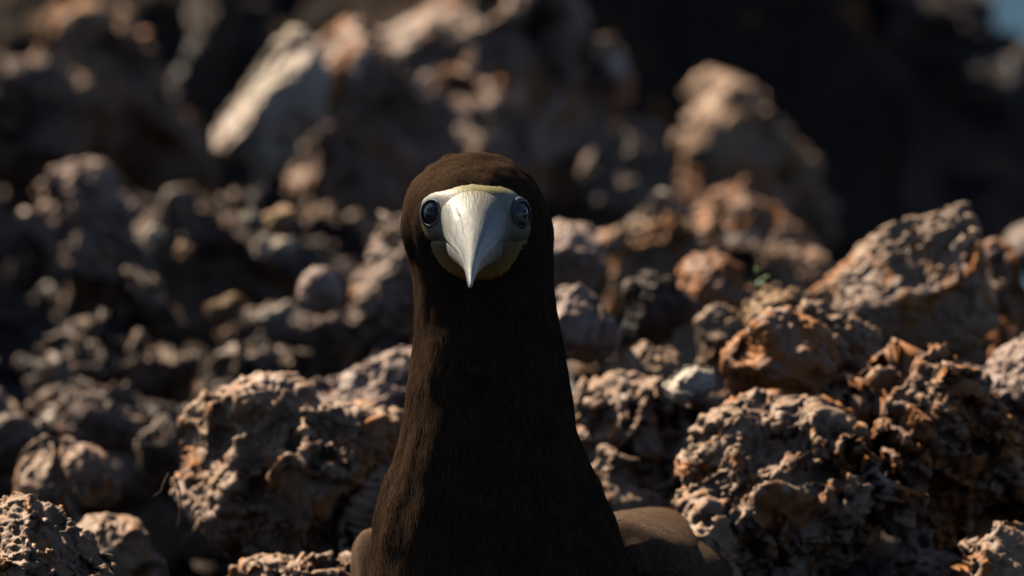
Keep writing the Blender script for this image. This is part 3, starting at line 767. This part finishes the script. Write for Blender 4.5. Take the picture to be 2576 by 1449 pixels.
# ---- eyes
def basis(n):
    n = n / np.linalg.norm(n)
    a = np.cross([0, 0, 1.0], n); a /= np.linalg.norm(a)
    return a, np.cross(n, a), n
def eye_mat(name, iris, ring):
    m, nt, b = new_mat(name)
    at = nt.nodes.new('ShaderNodeAttribute'); at.attribute_name = 'rad'
    c = ramp(nt, at.outputs['Fac'], [(0.0, (0.003, 0.003, 0.004)), (0.33, (0.003, 0.003, 0.004)), (0.38, iris), (0.80, ring), (0.88, (0.01, 0.012, 0.014)), (1.0, (0.02, 0.022, 0.024))])
    tc = nt.nodes.new('ShaderNodeTexCoord').outputs['Object']
    c = mixc(nt, 1.0, c, ramp(nt, tex_noise(nt, tc, 1600, 3, 0.6), [(0.3, 0.7), (0.7, 1.2)]), 'MULTIPLY')
    nt.links.new(c, b.inputs['Base Color'])
    b.inputs['Roughness'].default_value = 0.12
    b.inputs['Specular IOR Level'].default_value = 0.35
    b.inputs['Coat Weight'].default_value = 0.12
    b.inputs['Coat Roughness'].default_value = 0.03
    return m
M_LID = skin_mat('blue_grey_eyelid', (zf(590), zf(490), [(0.0, (0.10, 0.095, 0.06)), (0.5, (0.075, 0.078, 0.068)), (1.0, (0.13, 0.145, 0.145))]), 0.4, 0.6, 900)
def make_eye(u, v, normal, mat, label, ru=4.75):
    y = float(head_front(u, v))
    c = np.array([ux(u), y, vz(v)])
    a, bvec, n = basis(np.array(normal, float))
    c = c + n * 0.4
    # eyeball: a shallow dome with a bulging cornea
    V, F_, rad = [], [], []
    NA, NRr = 40, 18
    for i in range(NRr + 1):
        rr = i / NRr
        hgt = 1.35 * (1 - rr * rr) - 0.6 * rr ** 6 + 0.35 * max(0, 1 - (rr / 0.7) ** 2)
        for j in range(NA):
            t = 2 * math.pi * j / NA
            V.append(c + a * (ru * rr * math.cos(t)) + bvec * (ru * 1.04 * rr * math.sin(t)) + n * hgt)
            rad.append(rr)
    I2 = np.arange((NRr + 1) * NA).reshape(NRr + 1, NA); J2 = np.roll(I2, -1, 1)
    o = mesh_obj('eye', bw(np.array(V)), np.stack([I2[:-1], I2[1:], J2[1:], J2[:-1]], -1).reshape(-1, 4), mat, bird)
    at = o.data.attributes.new('rad', 'FLOAT', 'POINT')
    at.data.foreach_set('value', np.array(rad, dtype=np.float32))
    o['label'] = label
    # eyelid: folds of bare skin round the eye
    V = []
    prof = [(0.92, 0.6), (0.945, 0.95), (0.98, 1.02), (1.02, 0.85), (1.05, 0.6), (1.08, 0.64), (1.12, 0.56), (1.15, 0.36), (1.19, 0.36), (1.24, 0.1), (1.29, -0.5), (1.33, -1.2)]
    for (rr, hh) in prof:
        for j in range(NA):
            t = 2 * math.pi * j / NA
            wob = 1 + 0.015 * math.sin(9 * t + rr * 30)
            V.append(c + a * (ru * rr * wob * math.cos(t)) + bvec * (ru * 1.06 * rr * wob * math.sin(t)) + n * (hh - 0.25))
    I2 = np.arange(len(prof) * NA).reshape(len(prof), NA); J2 = np.roll(I2, -1, 1)
    mesh_obj('eyelid', bw(np.array(V)), np.stack([I2[:-1], I2[1:], J2[1:], J2[:-1]], -1).reshape(-1, 4), M_LID, o)
    return o
make_eye(1089, 537, (-0.62, -0.78, 0.06), eye_mat('dark_eye', (0.022, 0.032, 0.042), (0.035, 0.047, 0.058)), 'dark glossy eye on the sunlit side of the face')
make_eye(1311, 540, (0.80, -0.60, 0.04), eye_mat('grey_eye', (0.16, 0.17, 0.165), (0.11, 0.12, 0.12)), 'grey eye with black pupil on the shaded side')

# ---- wings, tail, legs
def wing(name, pts, mat, parent=bird, n=40, pw=0.8):
    """folded wing as a run of leaf-shaped cross-sections: centre, half thickness, half height, lean"""
    secs = []
    t = np.linspace(0, 2 * math.pi, n, endpoint=False)
    pts = np.array(pts, float)
    k = np.linspace(0, len(pts) - 1, 46)
    P_ = np.stack([np.interp(k, np.arange(len(pts)), pts[:, j]) for j in range(6)], 1)
    for _ in range(3): P_[1:-1] = 0.25 * P_[:-2] + 0.5 * P_[1:-1] + 0.25 * P_[2:]
    for (cx, cy, cz, w_, h_, lean) in P_:
        a = math.radians(lean)
        lx = w_ * np.sign(np.cos(t)) * np.abs(np.cos(t)) ** pw; lz = h_ * np.sign(np.sin(t)) * np.abs(np.sin(t)) ** pw
        secs.append(np.stack([cx + lx * math.cos(a) - lz * math.sin(a), np.full(n, cy), cz + lx * math.sin(a) + lz * math.cos(a)], 1))
    return loft(name, secs, mat, parent)
zz = vz
wr = wing('wing', [(ux(1600), 40, zz(1415), 3, 5, 0), (ux(1612), 46, zz(1395), 17, 9, -24), (ux(1628), 60, zz(1400), 21, 12, -25), (ux(1638), 90, zz(1416), 23, 15, -25), (ux(1680), 150, zz(1470), 22, 26, -22),
                   (ux(1760), 240, zz(1600), 14, 30, -14), (ux(1850), 330, zz(1750), 8, 18, -10), (ux(1930), 420, zz(1850), 3, 6, -8)], M_WING)
wr['label'] = 'folded wing on the right, mostly in shade'
wr2 = wing('flight_feathers', [(ux(1640), 52, zz(1500), 6, 10, 0), (ux(1660), 62, zz(1480), 20, 13, -26), (ux(1685), 90, zz(1505), 24, 22, -24), (ux(1730), 150, zz(1580), 22, 34, -20), (ux(1800), 260, zz(1720), 12, 26, -12), (ux(1960), 440, zz(1900), 3, 6, -8)], M_WING, wr)
wl = wing('wing', [(ux(962), 42, zz(1475), 3, 8, 0), (ux(950), 50, zz(1450), 8, 17, 10), (ux(941), 66, zz(1465), 8, 19, 8), (ux(930), 100, zz(1505), 9, 22, 8), (ux(965), 160, zz(1560), 8, 26, 6), (ux(1100), 250, zz(1660), 7, 26, 4),
                   (ux(1350), 340, zz(1760), 6, 18, 2), (ux(1700), 430, zz(1860), 3, 6, 0)], M_WING)
wl['label'] = 'sliver of sunlit folded wing on the left'

M_FOOT, nt, b = new_mat('yellow_green_foot')
b.inputs['Base Color'].default_value = (0.45, 0.42, 0.14, 1)
b.inputs['Roughness'].default_value = 0.5
for sx_ in (-1, 1):
    x0, y0 = bird.location.x + 0.03 * sx_ + 0.02, 0.075
    secs = []
    t = np.linspace(0, 2 * math.pi, 12, endpoint=False)
    for z_, r_, dy in [(0.17, 0.011, 0.03), (0.12, 0.008, 0.022), (0.07, 0.006, 0.008), (0.035, 0.0065, 0.0), (0.022, 0.008, -0.004)]:
        secs.append(np.stack([x0 + r_ * np.cos(t), y0 + dy + r_ * np.sin(t), np.full(12, z_)], 1))
    V = np.concatenate(secs); I2 = np.arange(60).reshape(5, 12); J2 = np.roll(I2, -1, 1)
    leg = mesh_obj('leg', V, np.stack([I2[:-1], I2[1:], J2[1:], J2[:-1]], -1).reshape(-1, 4), M_FOOT, bird)
    web = [(0, 0.012, 0.026), (-0.030, -0.062, 0.014), (-0.012, -0.060, 0.012), (0.004, -0.082, 0.014), (0.018, -0.058, 0.012), (0.032, -0.055, 0.014)]
    V = [(x0 + a, y0 + b_, c_) for a, b_, c_ in web] + [(x0 + a, y0 + b_, c_ - 0.007) for a, b_, c_ in web]
    fs = [(0, i, i + 1) for i in range(1, 5)] + [(6, i + 7, i + 6) for i in range(1, 5)] + [(i, (i + 1) % 6, (i + 1) % 6 + 6, i + 6) for i in range(6)]
    ft = mesh_obj('foot', V, fs, M_FOOT, leg, smooth=False)

# ---- plumage: short barbs over head, neck and chest
def barbs(name, Vw, T, count, length, width, lift, flow, mat, parent, keep=None, seed=3):
    rs = np.random.default_rng(seed)
    a, b_, c_ = Vw[T[:, 0]], Vw[T[:, 1]], Vw[T[:, 2]]
    ar = np.linalg.norm(np.cross(b_ - a, c_ - a), axis=1)
    nv = vnormals(Vw, T)
    pick = rs.choice(len(T), count, p=ar / ar.sum())
    r1 = np.sqrt(rs.random(count))[:, None]; r2 = rs.random(count)[:, None]
    w0, w1, w2 = 1 - r1, r1 * (1 - r2), r1 * r2
    root = a[pick] * w0 + b_[pick] * w1 + c_[pick] * w2
    n = nv[T[pick, 0]] * w0 + nv[T[pick, 1]] * w1 + nv[T[pick, 2]] * w2
    n /= np.linalg.norm(n, axis=1, keepdims=True)
    if keep is not None:
        k = keep(root)
        root, n = root[k], n[k]
    N_ = len(root)
    fl = flow(root) + rs.normal(0, 0.12, (N_, 3))
    fl -= n * (fl * n).sum(1, keepdims=True)
    fl /= np.linalg.norm(fl, axis=1, keepdims=True) + 1e-9
    ln = length(root)[:, None] * rs.uniform(0.6, 1.35, (N_, 1))
    lf = lift * rs.uniform(0.3, 1.5, (N_, 1)) * np.where(root[:, 2:3] > vz(640), 2.2, 1.0)
    d = fl + n * lf; d /= np.linalg.norm(d, axis=1, keepdims=True)
    side = np.cross(fl, n) * (width * rs.uniform(0.6, 1.3, (N_, 1)))
    root = root - n * 0.15
    mid = root + d * ln * 0.55
    tip = root + d * ln * 0.8 + fl * ln * 0.25
    V = np.stack([root - side, root + side, mid - side * 0.8, mid + side * 0.8, tip], 1).reshape(-1, 3)
    base = (np.arange(N_) * 5)[:, None]
    Fh = np.concatenate([base + [0, 1, 3], base + [0, 3, 2], base + [2, 3, 4]])
    o = mesh_obj(name, bw(V), Fh, mat, parent, smooth=False)
    o['kind'] = 'stuff'
    return o
def flow_body(p):
    u = p[:, 0] / BK + 1200; v = 560 - p[:, 2] / BK
    t = np.clip((v - 560) / 160, 0, 1)[:, None]                  # 0 on the head, 1 on the neck
    dx, dz = (u - 1195), -(v - 600)
    rad = np.stack([dx, np.full(len(p), 60.0), dz], 1)
    rad /= np.linalg.norm(rad, axis=1, keepdims=True)
    return rad * (1 - t) + np.array([0, 0.12, -1.0]) * t
def keep_head(p):
    u = p[:, 0] / BK + 1200; v = 560 - p[:, 2] / BK
    c = np.array([1195, 585.0])
    face_in = [(c[0] + (x - c[0]) * 1.015, c[1] + (y - c[1]) * 1.015) for x, y in FACE]
    jit = np.random.default_rng(4).normal(0, 3.5, (2, len(u)))
    face = inside(face_in, u + jit[0], v + jit[1]) & (p[:, 1] < 0)
    return ~face & (v < 1500) & (p[:, 1] < 90)
sel = (BV[tri].mean(1)[:, 2] > vz(1500))
barbs('plumage', BV, tri[sel], 180000, lambda p: np.interp(560 - p[:, 2] / BK, [380, 520, 650, 800, 1100, 1449], [1.5, 1.6, 2.2, 3.2, 4.4, 5.5]), 0.13, 0.09, flow_body, M_HAIR, body, keep_head)

def to_bird(o):
    v = np.empty(len(o.data.vertices) * 3); o.data.vertices.foreach_get('co', v)
    e = v.reshape(-1, 3) - H0
    o.data.calc_loop_triangles()
    t = np.array([x.vertices[:] for x in o.data.loop_triangles])
    return np.stack([e @ RT, e @ FW, e @ UP], 1) * 1000, t
for o, cnt in ((wr, 30000), (wr2, 10000), (wl, 16000)):
    wv, wt = to_bird(o)
    barbs('coverts', wv, wt, cnt, lambda p: np.full(len(p), 3.2), 0.22, 0.05, lambda p: np.tile([0.35, 1.0, -0.55], (len(p), 1)), M_COV, o if o is not wr2 else wr, seed=cnt)

# ------------------------------------------------------------------ small growth
M_LEAF, nt, b = new_mat('fresh_green_leaf')
b.inputs['Base Color'].default_value = (0.06, 0.14, 0.025, 1)
b.inputs['Roughness'].default_value = 0.5
b.inputs['Subsurface Weight'].default_value = 0.1
sp0 = W(1908, 735, 3.53)
sprig = empty('sprig', sp0)
prop(sprig, 'tiny bright green sprig growing from the reddish rock', 'plant')
rs = random.Random(5)
V, fs = [], []
for i in range(9):
    a = rs.uniform(0, 6.28); h = rs.uniform(0.0, 0.008); L_ = rs.uniform(0.0035, 0.006); up = rs.uniform(0.3, 1.0)
    base = Vector(sp0) + Vector((0, 0, h)); d = Vector((math.cos(a), math.sin(a), up)).normalized(); s = d.cross(Vector((0, 0, 1))).normalized() * L_ * 0.28
    nn = s.cross(d).normalized() * L_ * 0.12
    pts = [base, base + d * L_ * 0.5 + s, base + d * L_, base + d * L_ * 0.5 - s, base + d * L_ * 0.55 + nn]
    mesh_obj('leaf', pts, [(0, 1, 4), (1, 2, 4), (2, 3, 4), (3, 0, 4)], M_LEAF, sprig)
def tube(name, pts, r, mat, parent=None):
    V, fs = [], []
    for i, p in enumerate(pts):
        rr = r * (1 - 0.6 * i / (len(pts) - 1))
        for j in range(6):
            t = j * math.pi / 3
            V.append((p[0] + rr * math.cos(t), p[1] + rr * math.sin(t), p[2]))
    for i in range(len(pts) - 1):
        for j in range(6):
            fs.append((i * 6 + j, i * 6 + (j + 1) % 6, i * 6 + 6 + (j + 1) % 6, i * 6 + 6 + j))
    return mesh_obj(name, V, fs, mat, parent)
tube('stem', [W(1908, 742, 3.53), W(1905, 722, 3.53), W(1909, 700, 3.53)], 0.0006, M_LEAF, sprig)
M_DRY, nt, b = new_mat('dry_root')
b.inputs['Base Color'].default_value = (0.13, 0.095, 0.06, 1)
b.inputs['Roughness'].default_value = 0.8
rd = W(425, 1195, 3.38)
root_t = empty('dry_root', rd)
prop(root_t, 'thin dry rootlets hanging from the lit rim of the cratered boulder', 'root')
for path in ([(425, 1190), (412, 1215), (405, 1235), (388, 1248)], [(440, 1200), (452, 1230), (455, 1265), (452, 1300), (446, 1325)], [(500, 1290), (520, 1310), (530, 1335), (528, 1360)]):
    tube('strand', [W(u, v, 3.37) for u, v in path], 0.00045, M_DRY, root_t)
